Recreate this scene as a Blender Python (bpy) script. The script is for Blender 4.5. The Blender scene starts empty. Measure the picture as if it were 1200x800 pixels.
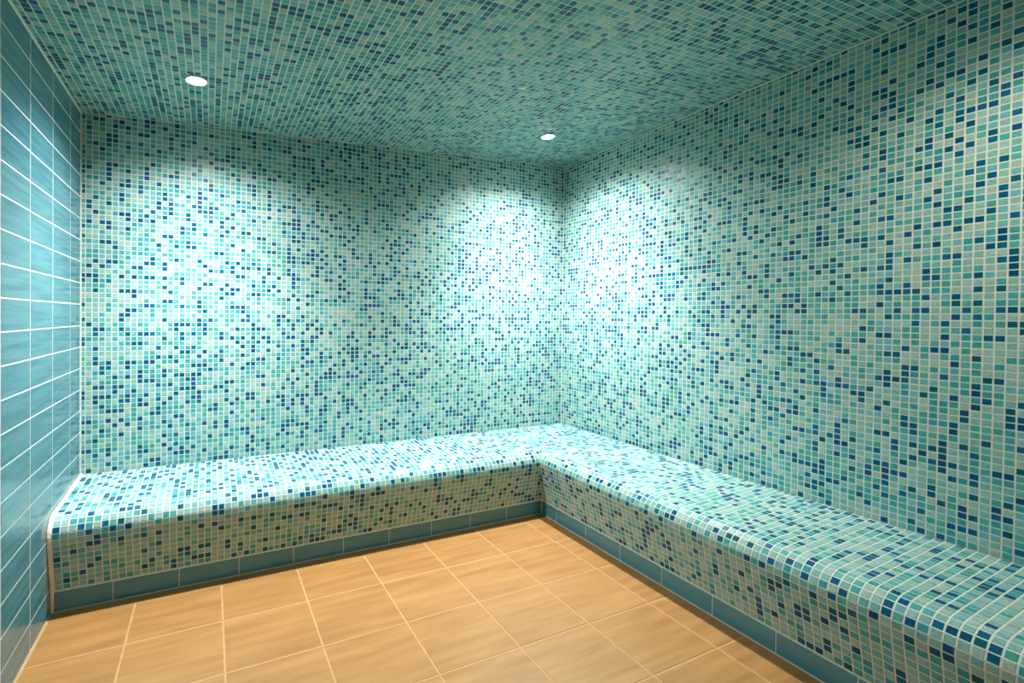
import bpy, math, random
from mathutils import Vector, Matrix

random.seed(11)
scene = bpy.context.scene
COL = scene.collection

# ------------------------------------------------------------------ room numbers (metres)
W = 3.077          # back wall runs x = -W .. 0 at y = 0 ; right wall is x = 0 ; left wall x = -W
YF = -3.60         # wall behind the camera
H0, HA = 2.426, 0.0525          # sloped ceiling: z = H0 + HA * x (steam condensate runs to one side)
D, D2 = 0.504, 0.567            # bench depth at its foot, back bench and right bench
HB, HP = 0.430, 0.091           # seat height at the wall, top of the plinth tiles
PX, PY = 0.028, 0.025           # mosaic pitch
def ceil_z(x): return H0 + HA * x

# ------------------------------------------------------------------ camera
CAM = Vector((-2.4819, -2.9876, 1.248))
YAW, PITCH, ROLL, FPX = 0.4446, -0.0109, 0.0103, 564.87
PPX, PPY = -84.42, -22.24
fwd = Vector((math.sin(YAW) * math.cos(PITCH), math.cos(YAW) * math.cos(PITCH), math.sin(PITCH)))
rgt = Vector((math.cos(YAW), -math.sin(YAW), 0))
upv = rgt.cross(fwd)
r2 = rgt * math.cos(ROLL) + upv * math.sin(ROLL)
u2 = -rgt * math.sin(ROLL) + upv * math.cos(ROLL)
cd = bpy.data.cameras.new('camera')
cam = bpy.data.objects.new('camera', cd)
COL.objects.link(cam)
cam.matrix_world = Matrix(((r2.x, u2.x, -fwd.x, CAM.x), (r2.y, u2.y, -fwd.y, CAM.y),
                           (r2.z, u2.z, -fwd.z, CAM.z), (0, 0, 0, 1)))
cd.sensor_width = 36.0
cd.lens = FPX / 1200.0 * 36.0
cd.shift_x = -PPX / 1200.0
cd.shift_y = PPY / 1200.0
cd.clip_start = 0.02
scene.camera = cam

def proj(p):
    v = Vector(p) - CAM
    z = v.dot(fwd)
    if z < 0.05:
        return None
    return (600 + PPX + FPX * v.dot(r2) / z, 400 + PPY - FPX * v.dot(u2) / z)

# ------------------------------------------------------------------ world, lamps, exposure
world = bpy.data.worlds.new('world')
scene.world = world
world.use_nodes = True
world.node_tree.nodes['Background'].inputs['Color'].default_value = (0, 0, 0, 1)
world.node_tree.nodes['Background'].inputs['Strength'].default_value = 0.0
# recessed lamps: (x, y, watts of the wide spill, watts of the beam)
LAMPS = [(-2.543, -0.573, 46.0, 108.0), (-0.569, -0.524, 49.0, 122.0), (-0.60, -2.45, 17.0, 8.0), (-2.55, -2.45, 6.0, 6.0)]
LAMP_COLOR = (0.95, 1.0, 1.0)      # two lamps in view: neutral white
LAMP_WARM = (1.0, 0.94, 0.82)       # two lamps near the front wall: warmer bulbs
SPILL_ANGLE, SPILL_BLEND = 154.0, 0.85
BEAM_ANGLE, BEAM_BLEND = 98.0, 1.0
LENS_GLOW = 40.0
scene.view_settings.view_transform = 'Standard'
scene.view_settings.look = 'None'
scene.view_settings.gamma = 1.0
scene.view_settings.use_curve_mapping = False
scene.view_settings.exposure = 0.95

# ------------------------------------------------------------------ materials
def lin(c):
    o = []
    for v in c:
        v /= 255.0
        o.append(v / 12.92 if v <= 0.04045 else ((v + 0.055) / 1.055) ** 2.4)
    return (o[0], o[1], o[2], 1.0)

def base_mat(name, rough, spec=0.5):
    m = bpy.data.materials.new(name)
    m.use_nodes = True
    b = m.node_tree.nodes['Principled BSDF']
    b.inputs['Roughness'].default_value = rough
    b.inputs['Specular IOR Level'].default_value = spec
    return m, m.node_tree, b

def noise_mat(name, c1, c2, rough, scale=(20, 20, 20), detail=4.0, lo=0.3, hi=0.7, bump=0.0, spec=0.5, coord='Object', per_object=False):
    m, nt, b = base_mat(name, rough, spec)
    tc = nt.nodes.new('ShaderNodeTexCoord')
    mp = nt.nodes.new('ShaderNodeMapping')
    mp.inputs['Scale'].default_value = scale
    if coord == 'World':
        geo = nt.nodes.new('ShaderNodeNewGeometry')
        nt.links.new(geo.outputs['Position'], mp.inputs['Vector'])
    else:
        nt.links.new(tc.outputs[coord], mp.inputs['Vector'])
    nz = nt.nodes.new('ShaderNodeTexNoise')
    nz.inputs['Scale'].default_value = 1.0
    nz.inputs['Detail'].default_value = detail
    if per_object:
        nz.noise_dimensions = '4D'
        oi = nt.nodes.new('ShaderNodeObjectInfo')
        mu = nt.nodes.new('ShaderNodeMath'); mu.operation = 'MULTIPLY'
        mu.inputs[1].default_value = 37.0
        nt.links.new(oi.outputs['Random'], mu.inputs[0])
        nt.links.new(mu.outputs[0], nz.inputs['W'])
    nt.links.new(mp.outputs[0], nz.inputs['Vector'])
    rp = nt.nodes.new('ShaderNodeValToRGB')
    rp.color_ramp.elements[0].position = lo
    rp.color_ramp.elements[1].position = hi
    rp.color_ramp.elements[0].color = lin(c1)
    rp.color_ramp.elements[1].color = lin(c2)
    nt.links.new(nz.outputs['Fac'], rp.inputs['Fac'])
    nt.links.new(rp.outputs['Color'], b.inputs['Base Color'])
    if bump > 0:
        bp = nt.nodes.new('ShaderNodeBump')
        bp.inputs['Strength'].default_value = bump
        bp.inputs['Distance'].default_value = 0.002
        nt.links.new(nz.outputs['Fac'], bp.inputs['Height'])
        nt.links.new(bp.outputs['Normal'], b.inputs['Normal'])
    return m

# mosaic palette: (weight, colour)
PALETTE = [
    (7.0, (3, 88, 124)), (5.5, (2, 79, 115)), (5.0, (8, 99, 133)), (3.5, (4, 90, 108)),           # dark blues
    (9.0, (74, 160, 160)), (8.0, (58, 150, 154)), (8.0, (88, 166, 160)), (5.0, (70, 154, 144)), (7.0, (108, 172, 178)),  # turquoise
    (11.0, (142, 180, 170)), (9.0, (154, 186, 180)), (8.0, (130, 176, 168)), (6.0, (160, 182, 166)), (6.0, (122, 174, 172)),  # pale
]
NPAL = len(PALETTE)
def shade(c, f): return tuple(min(255, max(0, v * f)) for v in c)
MOSAIC = []
for i, (w, c) in enumerate(PALETTE):
    MOSAIC.append(noise_mat('mosaic_glass', shade(c, 0.95), shade(c, 1.05), 0.30, (90, 90, 90), 2.0, coord='World', spec=0.17))
_wts = [w for w, c in PALETTE]
def pick(mix=None): return random.choices(range(NPAL), mix or _wts)[0]
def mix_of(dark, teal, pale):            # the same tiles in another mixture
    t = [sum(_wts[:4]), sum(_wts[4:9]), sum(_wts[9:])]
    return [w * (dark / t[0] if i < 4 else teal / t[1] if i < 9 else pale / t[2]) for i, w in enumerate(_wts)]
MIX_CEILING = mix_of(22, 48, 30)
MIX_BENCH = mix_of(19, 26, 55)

M_GROUT = noise_mat('pale_grout', (206, 212, 202), (218, 224, 214), 0.85, (60, 60, 60), 3.0, coord='World', bump=0.2)
M_GROUT_WHITE = noise_mat('white_grout', (216, 216, 208), (232, 232, 224), 0.8, (60, 60, 60), 3.0, coord='World')
M_AQUA = noise_mat('aqua_glaze', (64, 118, 132), (92, 146, 156), 0.16, (4, 4, 60), 5.0, 0.32, 0.7, coord='World', per_object=True)
M_PLINTH = noise_mat('aqua_plinth_glaze', (66, 128, 142), (84, 142, 152), 0.2, (3, 3, 20), 4.0, 0.3, 0.7, coord='World', per_object=True)
M_FLOOR = noise_mat('tan_stone_tile', (152, 106, 56), (180, 132, 76), 0.45, (3.0, 26, 10), 6.0, 0.3, 0.72, bump=0.08, coord='World', per_object=True)
M_FLOOR_GROUT = noise_mat('sand_grout', (182, 138, 90), (194, 152, 104), 0.85, (50, 50, 50), 3.0, coord='World', bump=0.2)
M_SEAL = noise_mat('cream_sealant', (226, 206, 184), (238, 224, 206), 0.55, (30, 30, 30), 2.0, coord='World')
M_WHITE = noise_mat('white_enamel', (232, 232, 228), (240, 240, 236), 0.35, (30, 30, 30), 1.0)
M_PLASTER = noise_mat('pale_plaster', (64, 124, 130), (78, 138, 142), 0.6, (8, 8, 8), 3.0, coord='World')

def emission_mat(name, col, strength):
    m = bpy.data.materials.new(name)
    m.use_nodes = True
    nt = m.node_tree
    b = nt.nodes['Principled BSDF']
    b.inputs['Base Color'].default_value = (0.9, 0.9, 0.88, 1)
    b.inputs['Emission Color'].default_value = (*col, 1)
    b.inputs['Emission Strength'].default_value = strength
    return m
M_LENS = emission_mat('lit_lamp_lens', (1.0, 0.95, 0.86), LENS_GLOW)

# ------------------------------------------------------------------ helpers
def link(o, parent=None):
    COL.objects.link(o)
    if parent is not None:
        o.parent = parent
    return o

def mesh_obj(name, verts, faces, mats, parent=None, midx=None, smooth=False):
    me = bpy.data.meshes.new(name)
    me.from_pydata([tuple(v) for v in verts], [], faces)
    for m in (mats if isinstance(mats, (list, tuple)) else [mats]):
        me.materials.append(m)
    if midx is not None:
        me.polygons.foreach_set('material_index', midx)
    if smooth:
        me.polygons.foreach_set('use_smooth', [True] * len(me.polygons))
    me.update()
    return link(bpy.data.objects.new(name, me), parent)

def prism(poly_a, poly_b):
    """closed solid between two matching polygons (poly_b is the outward one)"""
    n = len(poly_a)
    v = list(poly_a) + list(poly_b)
    f = [tuple(range(n - 1, -1, -1)), tuple(range(n, 2 * n))]
    for i in range(n):
        j = (i + 1) % n
        f.append((i, j, n + j, n + i))
    return v, f

def clip(poly, a, b, c):
    """keep the part of a 2-D polygon where a*u + b*v <= c"""
    out = []
    n = len(poly)
    for i in range(n):
        p, q = poly[i], poly[(i + 1) % n]
        dp, dq = a * p[0] + b * p[1] - c, a * q[0] + b * q[1] - c
        if dp <= 0:
            out.append(p)
        if dp * dq < 0:
            t = dp / (dp - dq)
            out.append((p[0] + (q[0] - p[0]) * t, p[1] + (q[1] - p[1]) * t))
    return out

def area(poly):
    return 0.5 * sum(poly[i][0] * poly[(i + 1) % len(poly)][1] - poly[(i + 1) % len(poly)][0] * poly[i][1] for i in range(len(poly)))

class Tiles:
    """mosaic of one surface: the 300 tiles that show largest become objects, the rest one joined part"""
    def __init__(self, height=0.0011, bevel=0.0008, mix=None):
        self.items = []
        self.mix = mix
        self.h, self.b = height, bevel
    def add(self, frame, poly, full):
        self.items.append((frame, poly, full, pick(self.mix)))
    def build(self, parent, origin=Vector((0, 0, 0)), limit=300):
        scored = []
        for i, (fr, poly, full, pal) in enumerate(self.items):
            if not full:
                continue
            O, U, V, N = fr
            ps = [proj(O + U * p[0] + V * p[1]) for p in poly]
            if any(p is None or p[0] < 0 or p[0] > 1200 or p[1] < 0 or p[1] > 800 for p in ps):
                continue
            c = O + U * poly[0][0] + V * poly[0][1]
            if N.dot(CAM - c) <= 0:
                continue
            scored.append((abs(area(ps)), i))
        scored.sort(reverse=True)
        big = set(i for a, i in scored[:limit])
        shared = {}
        verts, faces, midx = [], [], []
        for i, (fr, poly, full, pal) in enumerate(self.items):
            O, U, V, N = fr
            n = len(poly)
            cu = sum(p[0] for p in poly) / n
            cv = sum(p[1] for p in poly) / n
            if i in big:
                w = round(poly[1][0] - poly[0][0], 5)
                hh = round(poly[2][1] - poly[1][1], 5)
                key = (pal, w, hh)
                if key not in shared:
                    q = [(-w / 2, -hh / 2), (w / 2, -hh / 2), (w / 2, hh / 2), (-w / 2, hh / 2)]
                    b = self.b
                    t = [(math.copysign(abs(x) - b, x), math.copysign(abs(y) - b, y)) for x, y in q]
                    v = [(x, y, -0.0005) for x, y in q] + [(x, y, self.h) for x, y in t]
                    f = [(4, 5, 6, 7)] + [(k, (k + 1) % 4, 4 + (k + 1) % 4, 4 + k) for k in range(4)]
                    me = bpy.data.meshes.new('mosaic_tile')
                    me.from_pydata(v, [], f)
                    me.materials.append(MOSAIC[pal])
                    me.update()
                    shared[key] = me
                o = bpy.data.objects.new('mosaic_tile', shared[key])
                p = O + U * cu + V * cv - origin
                o.matrix_basis = Matrix(((U.x, V.x, N.x, p.x), (U.y, V.y, N.y, p.y), (U.z, V.z, N.z, p.z), (0, 0, 0, 1))) \
                    @ Matrix.Rotation(random.gauss(0, 0.006), 4, 'X') @ Matrix.Rotation(random.gauss(0, 0.006), 4, 'Y')
                link(o, parent)
                continue
            k0 = len(verts)
            size = math.sqrt(abs(area(poly)))
            fct = 1 - min(0.4, 2 * self.b / max(size, 1e-4))
            du, dv = random.gauss(0, 0.008), random.gauss(0, 0.008)
            B = O - origin
            for p in poly:
                q = B + U * p[0] + V * p[1] - N * 0.0005
                verts.append((q.x, q.y, q.z))
            for p in poly:
                a, c = cu + (p[0] - cu) * fct, cv + (p[1] - cv) * fct
                q = B + U * a + V * c + N * (self.h + du * (a - cu) + dv * (c - cv))
                verts.append((q.x, q.y, q.z))
            faces.append(tuple(k0 + n + k for k in range(n)))
            midx.append(pal)
            for k in range(n):
                k2 = (k + 1) % n
                faces.append((k0 + k, k0 + k2, k0 + n + k2, k0 + n + k))
                midx.append(pal)
        o = mesh_obj('mosaic_tile_field', verts, faces, MOSAIC, parent, midx)
        o['kind'] = 'stuff'
        return o

def grid_tiles(ts, frame, u0, u1, pu, uo, v0, v1, pv, vo, gu, gv, clips=()):
    """grid of tiles over [u0,u1]x[v0,v1]; joints gu, gv wide; cut tiles along the borders"""
    iu0 = math.floor((u0 - uo) / pu)
    iv0 = math.floor((v0 - vo) / pv)
    iu = iu0
    while uo + iu * pu < u1:
        a0, a1 = uo + iu * pu + gu / 2, uo + (iu + 1) * pu - gu / 2
        a, b = max(a0, u0 + gu / 2), min(a1, u1 - gu / 2)
        iv = iv0
        while vo + iv * pv < v1:
            c0, c1 = vo + iv * pv + gv / 2, vo + (iv + 1) * pv - gv / 2
            c, d = max(c0, v0 + gv / 2), min(c1, v1 - gv / 2)
            if b - a > 0.003 and d - c > 0.003:
                poly = [(a, c), (b, c), (b, d), (a, d)]
                full = (a == a0 and b == a1 and c == c0 and d == d and d == c1)
                for cl in clips:
                    n0 = area(poly)
                    poly = clip(poly, *cl)
                    if len(poly) < 3 or area(poly) < 1.2e-5:
                        poly = None
                        break
                    if abs(area(poly) - n0) > 1e-9:
                        full = False
                if poly:
                    ts.add(frame, poly, full)
            iv += 1
        iu += 1

def big_tile(name, parent, O, U, V, N, poly, h, bevel, mat, origin=Vector((0, 0, 0))):
    n = len(poly)
    cu = sum(p[0] for p in poly) / n
    cv = sum(p[1] for p in poly) / n
    c = O + U * cu + V * cv - origin
    def ins(p, b):
        dx, dy = p[0] - cu, p[1] - cv
        return (dx - math.copysign(min(b, abs(dx) * .5), dx), dy - math.copysign(min(b, abs(dy) * .5), dy))
    rings = []
    for (b, z) in ((0, -0.001), (0, h - bevel), (bevel * 0.3, h - bevel * 0.3), (bevel, h)):
        rings.append([(*ins(p, b), z) for p in poly])
    v, f = [], []
    for r in rings:
        v += r
    f.append(tuple(3 * n + k for k in range(n)))
    for s in range(3):
        for k in range(n):
            k2 = (k + 1) % n
            f.append((s * n + k, s * n + k2, (s + 1) * n + k2, (s + 1) * n + k))
    o = mesh_obj(name, v, f, mat, parent)
    o.matrix_basis = Matrix(((U.x, V.x, N.x, c.x), (U.y, V.y, N.y, c.y), (U.z, V.z, N.z, c.z), (0, 0, 0, 1)))
    return o

def thing(name, label, cat, loc=(0, 0, 0), group=None):
    o = bpy.data.objects.new(name, None)
    o.empty_display_size = 0.1
    o.location = loc
    o['label'] = label
    o['category'] = cat
    if group:
        o['group'] = group
    return link(o)

def structure(o, label, cat):
    o['kind'] = 'structure'
    o['label'] = label
    o['category'] = cat
    return o

X, Y, Z = Vector((1, 0, 0)), Vector((0, 1, 0)), Vector((0, 0, 1))
T = 0.10   # wall thickness

# ------------------------------------------------------------------ floor
v, f = prism([(-W, YF, -0.10), (0, YF, -0.10), (0, 0, -0.10), (-W, 0, -0.10)],
             [(-W, YF, -0.0012), (0, YF, -0.0012), (0, 0, -0.0012), (-W, 0, -0.0012)])
floor = structure(mesh_obj('floor', v, f, M_FLOOR_GROUT), 'floor of square tan stone tiles with sand grout', 'floor')
fx = [-W + 0.006] + [-0.733 - 0.3393 * k for k in range(6, -1, -1)] + [-D2 - 0.002]
fy = [-D - 0.002] + [-0.848 - 0.318 * k for k in range(0, 9)] + [YF + 0.004]
G = 0.0075
for i in range(len(fx) - 1):
    for j in range(len(fy) - 1):
        if fy[j] - fy[j + 1] < 0.02:
            continue
        poly = [(fx[i] + G / 2, fy[j + 1] + G / 2), (fx[i + 1] - G / 2, fy[j + 1] + G / 2),
                (fx[i + 1] - G / 2, fy[j] - G / 2), (fx[i] + G / 2, fy[j] - G / 2)]
        big_tile('floor_tile', floor, Vector((0, 0, -0.0012)), X, Y, Z, poly, 0.0012 + random.uniform(-.0002, .0003), 0.0011, M_FLOOR)

# ------------------------------------------------------------------ back wall
zl, zr = ceil_z(-W), ceil_z(0)
v, f = prism([(-W - T, T, -0.1), (0 + T, T, -0.1), (T, T, ceil_z(T)), (-W - T, T, ceil_z(-W - T))][::-1],
             [(-W - T, 0, -0.1), (T, 0, -0.1), (T, 0, ceil_z(T)), (-W - T, 0, ceil_z(-W - T))][::-1])
f = [tuple(reversed(q)) for q in f]
wall_back = structure(mesh_obj('wall_back', v, f, M_GROUT), 'back wall of blue, turquoise and pale glass mosaic', 'wall')
GU, GV = 0.0046, 0.0042
ts = Tiles()
fr = (Vector((0, 0, 0)), X, Z, -Y)
grid_tiles(ts, fr, -W + 0.004, -0.002, PX, -W + 0.022, HB + 0.001, H0, PY, HB + 0.001, GU, GV, [(-HA, 1, H0 - 0.003)])
ts.build(wall_back)

# ------------------------------------------------------------------ right wall
v, f = prism([(T, YF, -0.1), (T, 0, -0.1), (T, 0, ceil_z(T)), (T, YF, ceil_z(T))],
             [(0, YF, -0.1), (0, 0, -0.1), (0, 0, ceil_z(0)), (0, YF, ceil_z(0))])
f = [tuple(reversed(q)) for q in f]
wall_right = structure(mesh_obj('wall_right', v, f, M_GROUT), 'side wall of blue, turquoise and pale glass mosaic', 'wall')
ts = Tiles()
fr = (Vector((0, 0, 0)), -Y, Z, -X)
grid_tiles(ts, fr, 0.002, -YF, PX, 0.002, HB + 0.001, H0 - 0.003, PY, HB + 0.001, GU, GV)
ts.build(wall_right)

# ------------------------------------------------------------------ ceiling (slopes down towards the plain tiled wall)
sl = math.sqrt(1 + HA * HA)
CU = Vector((1, 0, HA)) / sl
CN = Vector((HA, 0, -1)) / sl        # faces down
a = [(-W - T, YF - T, ceil_z(-W - T)), (T, YF - T, ceil_z(T)), (T, T, ceil_z(T)), (-W - T, T, ceil_z(-W - T))]
v, f = prism(a, [(p[0], p[1], p[2] + 0.08) for p in a])
ceiling = structure(mesh_obj('ceiling', v, f, M_GROUT), 'low sloping mosaic ceiling with recessed lights', 'ceiling')
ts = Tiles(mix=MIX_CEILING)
fr = (Vector((0, 0, H0)), -CU, Y, CN)   # right-handed: (-CU) x Y = -Z
grid_tiles(ts, fr, 0.004, W * sl - 0.004, PX, 0.006, YF, -0.003, PX, -0.004, 0.0044, 0.0040)
ts.build(ceiling)

# ------------------------------------------------------------------ left wall, plain aqua tiles
R, TW, Q0 = 0.1082, 0.2776, -0.1948
v, f = prism([(-W - T, YF, -0.1), (-W - T, 0, -0.1), (-W - T, 0, ceil_z(-W - T)), (-W - T, YF, ceil_z(-W - T))],
             [(-W, YF, -0.1), (-W, 0, -0.1), (-W, 0, ceil_z(-W)), (-W, YF, ceil_z(-W))])
wall_left = structure(mesh_obj('wall_left', v, f, M_GROUT_WHITE), 'side wall of plain streaky aqua rectangular tiles', 'wall')
fr = (Vector((-W, 0, 0)), Y, Z, X)
ys = [-0.003] + [Q0 - TW * k for k in range(0, 13)]
ys = [y for y in ys if y > YF + 0.05] + [YF + 0.002]
zs = [0.002] + [HB + R * k for k in range(-3, 17)] + [ceil_z(-W) - 0.006]
gj = 0.0058
gjy = 0.0078
for i in range(len(ys) - 1):
    for k in range(len(zs) - 1):
        if zs[k + 1] - zs[k] < 0.02:
            continue
        poly = [(ys[i + 1] + gjy / 2, zs[k] + gj / 2), (ys[i] - gjy / 2, zs[k] + gj / 2),
                (ys[i] - gjy / 2, zs[k + 1] - gj / 2), (ys[i + 1] + gjy / 2, zs[k + 1] - gj / 2)]
        big_tile('wall_tile', wall_left, fr[0], Y, Z, X, poly, 0.0010, 0.0008, M_AQUA)

# ------------------------------------------------------------------ wall behind the camera
v, f = prism([(-W - T, YF - T, -0.1), (T, YF - T, -0.1), (T, YF - T, ceil_z(T)), (-W - T, YF - T, ceil_z(-W - T))],
             [(-W - T, YF, -0.1), (T, YF, -0.1), (T, YF, ceil_z(T)), (-W - T, YF, ceil_z(-W - T))])
f = [tuple(reversed(q)) for q in f]
structure(mesh_obj('wall_front', v, f, M_PLASTER), 'plain pale aqua wall facing the benches', 'wall')

# ------------------------------------------------------------------ L-shaped bench
BENCH_ORG = Vector((-D2, -D, 0))
bench = thing('corner_bench', 'L-shaped built-in mosaic bench with rounded nose along two walls', 'bench', BENCH_ORG)

# profile in (o, z): o = distance towards the wall from the foot line
BAT, NR = 0.056, 0.075          # how far the nose leans out, nose radius
def bench_profile(depth):
    A = Vector((0, HP)); a = Vector((-BAT, 0.25)).normalized()
    Bp = Vector((depth - 0.004, HB)); b = Vector((1, 0.0227 / depth)).normalized()     # seat rises a little to the wall
    na = Vector((a.y, -a.x))       # towards the wall side
    nb = Vector((b.y, -b.x))       # downward side
    # centre on both offset lines
    A2 = A + na * NR; B2 = Bp + nb * NR
    det = a.x * (-b.y) - a.y * (-b.x)
    dx, dy = B2.x - A2.x, B2.y - A2.y
    s = (dx * (-b.y) - dy * (-b.x)) / det
    C = A2 + a * s
    t1 = C - na * NR; t2 = C - nb * NR
    th1 = math.atan2(*(t1 - C).yx); th2 = math.atan2(*(t2 - C).yx)
    if th1 < 0: th1 += 2 * math.pi
    L1 = (t1 - A).length; L2 = abs(th1 - th2) * NR; L3 = (Bp - t2).length
    def at(t):
        if t <= L1: return A + a * t
        if t <= L1 + L2:
            th = th1 + (th2 - th1) * (t - L1) / L2
            return C + Vector((math.cos(th), math.sin(th))) * NR
        return t2 + b * (t - L1 - L2)
    return at, L1, L2, L3

PT = 0.0262
def bench_points(depth):
    at, L1, L2, L3 = bench_profile(depth)
    tot = L1 + L2 + L3
    t = 0.003
    ts_ = [t]
    while t + PT < tot - 0.002:
        t += PT
        ts_.append(t)
    ts_.append(tot - 0.001)
    return [at(q) for q in ts_], at, tot

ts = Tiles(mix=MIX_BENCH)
pts, at_b, tot_b = bench_points(D)
ptr, at_r, tot_r = bench_points(D2)
def mitre_x(o):          # x of the mitre line where the back bench is o behind its foot line
    return -D2 + (o if o <= 0 else o * D2 / D)
def mitre_y(o):
    return -D + (o if o <= 0 else o * D / D2)
# grout core of both arms, facets under the rows of mosaic, mitred at the inner corner
verts, faces = [], []
for arm, ps, depth in ((0, pts, D), (1, ptr, D2)):
    ring = [Vector((0.0, 0.0)), Vector((0.0, HP - 0.001))] + list(ps) + [Vector((depth - 0.004, 0.0))]
    k0, n = len(verts), len(ring)
    if arm == 0:
        e0 = [Vector((-W + 0.0026, -D + p.x, p.y)) for p in ring]
        e1 = [Vector((mitre_x(p.x), -D + p.x, p.y)) for p in ring]
    else:
        e0 = [Vector((-D2 + p.x, mitre_y(p.x), p.y)) for p in ring]
        e1 = [Vector((-D2 + p.x, YF + 0.004, p.y)) for p in ring]
    verts += [q - BENCH_ORG for q in e0 + e1]
    for k in range(n):
        k2 = (k + 1) % n
        faces.append((k0 + k, k0 + k2, k0 + n + k2, k0 + n + k))
    faces.append(tuple(k0 + k for k in range(n - 1, -1, -1)))
    faces.append(tuple(k0 + n + k for k in range(n)))
core = mesh_obj('bench_body', verts, [tuple(reversed(q)) for q in faces], M_GROUT, bench)
LIFT = 0.0002
GB = 0.0040
for i in range(len(pts) - 1):
    p, q = pts[i], pts[i + 1]
    e = (q - p); L = e.length; e = e / L
    if L < 0.006: continue
    V = Vector((0, e.x, e.y)); U = X
    N = U.cross(V)
    O = Vector((0, -D + p.x, p.y)) + N * LIFT
    x0, x1 = mitre_x(p.x), mitre_x(q.x)
    # keep u <= x0 + (x1-x0) * v / L - gap
    grid_tiles(ts, (O, U, V, N), -W + 0.016, 0, PX, -W + 0.016, 0, L, L if L < PT * .9 else PT, 0, GU, GB,
               [(1, -(x1 - x0) / L, x0 - 0.002)])
for i in range(len(ptr) - 1):
    p, q = ptr[i], ptr[i + 1]
    e = (q - p); L = e.length; e = e / L
    if L < 0.006: continue
    V = Vector((e.x, 0, e.y)); U = -Y
    N = U.cross(V)
    O = Vector((-D2 + p.x, 0, p.y)) + N * LIFT
    y0, y1 = mitre_y(p.x), mitre_y(q.x)
    # u = -y ; keep y <= mitre  ->  u >= -(y0+(y1-y0) v/L)
    grid_tiles(ts, (O, U, V, N), 0, -YF - 0.004, PX, 0.002, 0, L, L if L < PT * .9 else PT, 0, GU, GB,
               [(-1, -(y1 - y0) / L, y0 - 0.002)])
ts.build(bench, BENCH_ORG)

# plinth tiles under the mosaic
PB = 0.253
gp = 0.005
xs = [-D2 - 0.004] + [-D2 - 0.5198 + (1 - k) * PB for k in range(0, 9)] + [-W + 0.010]
for i in range(len(xs) - 1):
    poly = [(xs[i + 1] + gp / 2, 0.007), (xs[i] - gp / 2, 0.007), (xs[i] - gp / 2, HP - 0.005), (xs[i + 1] + gp / 2, HP - 0.005)]
    big_tile('plinth_tile', bench, Vector((0, -D, 0)), X, Z, -Y, poly, 0.0025, 0.0014, M_PLINTH, BENCH_ORG)
ys2 = [-D - 0.004] + [-D - 0.6544 - (k - 2) * PB for k in range(0, 12)]
ys2 = [y for y in ys2 if y > YF + 0.03] + [YF + 0.004]
for i in range(len(ys2) - 1):
    poly = [(-ys2[i] + gp / 2, 0.007), (-ys2[i + 1] - gp / 2, 0.007), (-ys2[i + 1] - gp / 2, HP - 0.005), (-ys2[i] + gp / 2, HP - 0.005)]
    big_tile('plinth_tile', bench, Vector((-D2, 0, 0)), -Y, Z, -X, poly, 0.0025, 0.0014, M_PLINTH, BENCH_ORG)

# sealant bead where the bench end meets the plain tiled wall
bead_v, bead_f = [], []
line = [Vector((0.0, 0.004))] + [Vector((0.0, HP))] + [at_b(tot_b * k / 40) for k in range(1, 41)]
for p in line:
    y, z = -D + p.x, p.y
    for (dx, dl) in ((0.0023, -0.002), (0.0023, 0.006), (0.008, 0.0055), (0.014, 0.0025), (0.014, -0.002)):
        # push outward from the profile
        i = line.index(p)
        tq = line[min(i + 1, len(line) - 1)] - line[max(i - 1, 0)]
        nn = Vector((-tq.y, tq.x)).normalized()
        bead_v.append(Vector((-W + dx, y + nn.x * dl, z + nn.y * dl)) - BENCH_ORG)
for i in range(len(line) - 1):
    for k in range(5):
        k2 = (k + 1) % 5
        bead_f.append((i * 5 + k, (i + 1) * 5 + k, (i + 1) * 5 + k2, i * 5 + k2))
bead_f.append((0, 1, 2, 3, 4)); m_ = (len(line) - 1) * 5
bead_f.append((m_ + 4, m_ + 3, m_ + 2, m_ + 1, m_))
o = mesh_obj('sealant_bead', bead_v, bead_f, M_SEAL, bench)
o['label'] = 'cream sealant bead'

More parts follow.
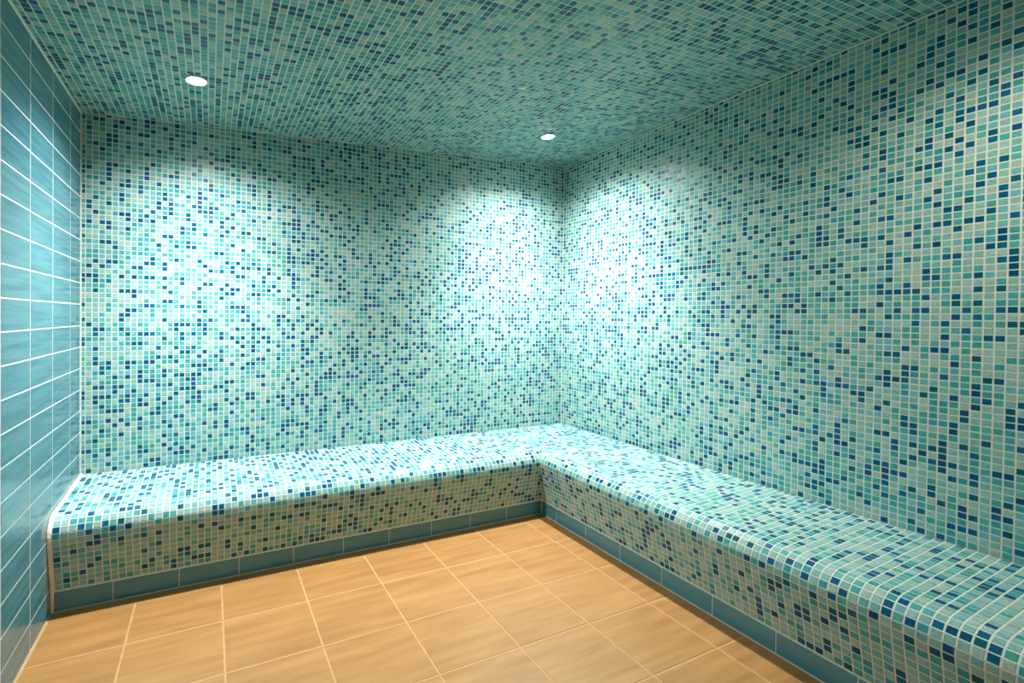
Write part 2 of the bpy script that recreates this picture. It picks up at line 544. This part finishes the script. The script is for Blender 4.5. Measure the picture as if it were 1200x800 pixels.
# ------------------------------------------------------------------ recessed ceiling lights
def lathe(profile, seg=32):
    v, f = [], []
    for (r, z) in profile:
        for k in range(seg):
            an = 2 * math.pi * k / seg
            v.append((r * math.cos(an), r * math.sin(an), z))
    for i in range(len(profile) - 1):
        for k in range(seg):
            k2 = (k + 1) % seg
            f.append((i * seg + k, i * seg + k2, (i + 1) * seg + k2, (i + 1) * seg + k))
    f.append(tuple(range(seg - 1, -1, -1)))
    f.append(tuple((len(profile) - 1) * seg + k for k in range(seg)))
    return v, f
LIGHT_LABELS = ['lit recessed ceiling light close to the plain aqua tiled wall',
                'lit recessed ceiling light in the corner where both mosaic walls meet',
                'lit recessed ceiling light above the far end of the side bench',
                'lit recessed ceiling light beside the plain front wall']
ring_p = [(0.035, 0.0), (0.046, 0.0), (0.046, -0.0045), (0.044, -0.0065), (0.038, -0.0065), (0.036, -0.004), (0.035, -0.002)]
lens_p = [(0.0355, -0.001), (0.0355, -0.006), (0.031, -0.0095), (0.021, -0.0118), (0.009, -0.013), (0.002, -0.0133)]
tilt = -math.atan(HA)
for i, (lx, ly, spill, beam) in enumerate(LAMPS):
    t = thing('recessed_light', LIGHT_LABELS[i], 'ceiling light', (lx, ly, ceil_z(lx) - 0.0018), 'recessed ceiling lights')
    t.rotation_euler = (0, tilt, 0)
    v, f = lathe(ring_p); f = [tuple(reversed(q)) for q in f]
    mesh_obj('trim_ring', v, f, M_WHITE, t, smooth=False)
    v, f = lathe(lens_p); f = [tuple(reversed(q)) for q in f]
    mesh_obj('lens', v, f, M_LENS, t, smooth=False)
    for nm, en, ang, bl in (('spill_light', spill, SPILL_ANGLE, SPILL_BLEND), ('beam_light', beam, BEAM_ANGLE, BEAM_BLEND)):
        ld = bpy.data.lights.new(nm, 'SPOT')
        ld.energy = en
        ld.color = LAMP_COLOR if i < 2 else LAMP_WARM
        ld.spot_size = math.radians(ang)
        ld.spot_blend = bl
        ld.shadow_soft_size = 0.022
        lo = bpy.data.objects.new(nm, ld)
        lo.location = (0, 0, -0.040)
        link(lo, t)

# small raised pale button standing for a pale spot on the ceiling
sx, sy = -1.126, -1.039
t = thing('ceiling_button', 'small round pale button on the mosaic ceiling', 'sensor', (sx, sy, ceil_z(sx) - 0.0018))
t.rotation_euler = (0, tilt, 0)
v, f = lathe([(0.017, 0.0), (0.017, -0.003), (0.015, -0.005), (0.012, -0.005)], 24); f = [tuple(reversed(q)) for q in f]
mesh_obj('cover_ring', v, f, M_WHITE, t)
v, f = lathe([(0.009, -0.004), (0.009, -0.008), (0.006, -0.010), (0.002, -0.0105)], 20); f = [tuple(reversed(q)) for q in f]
mesh_obj('button_cap', v, f, M_WHITE, t)
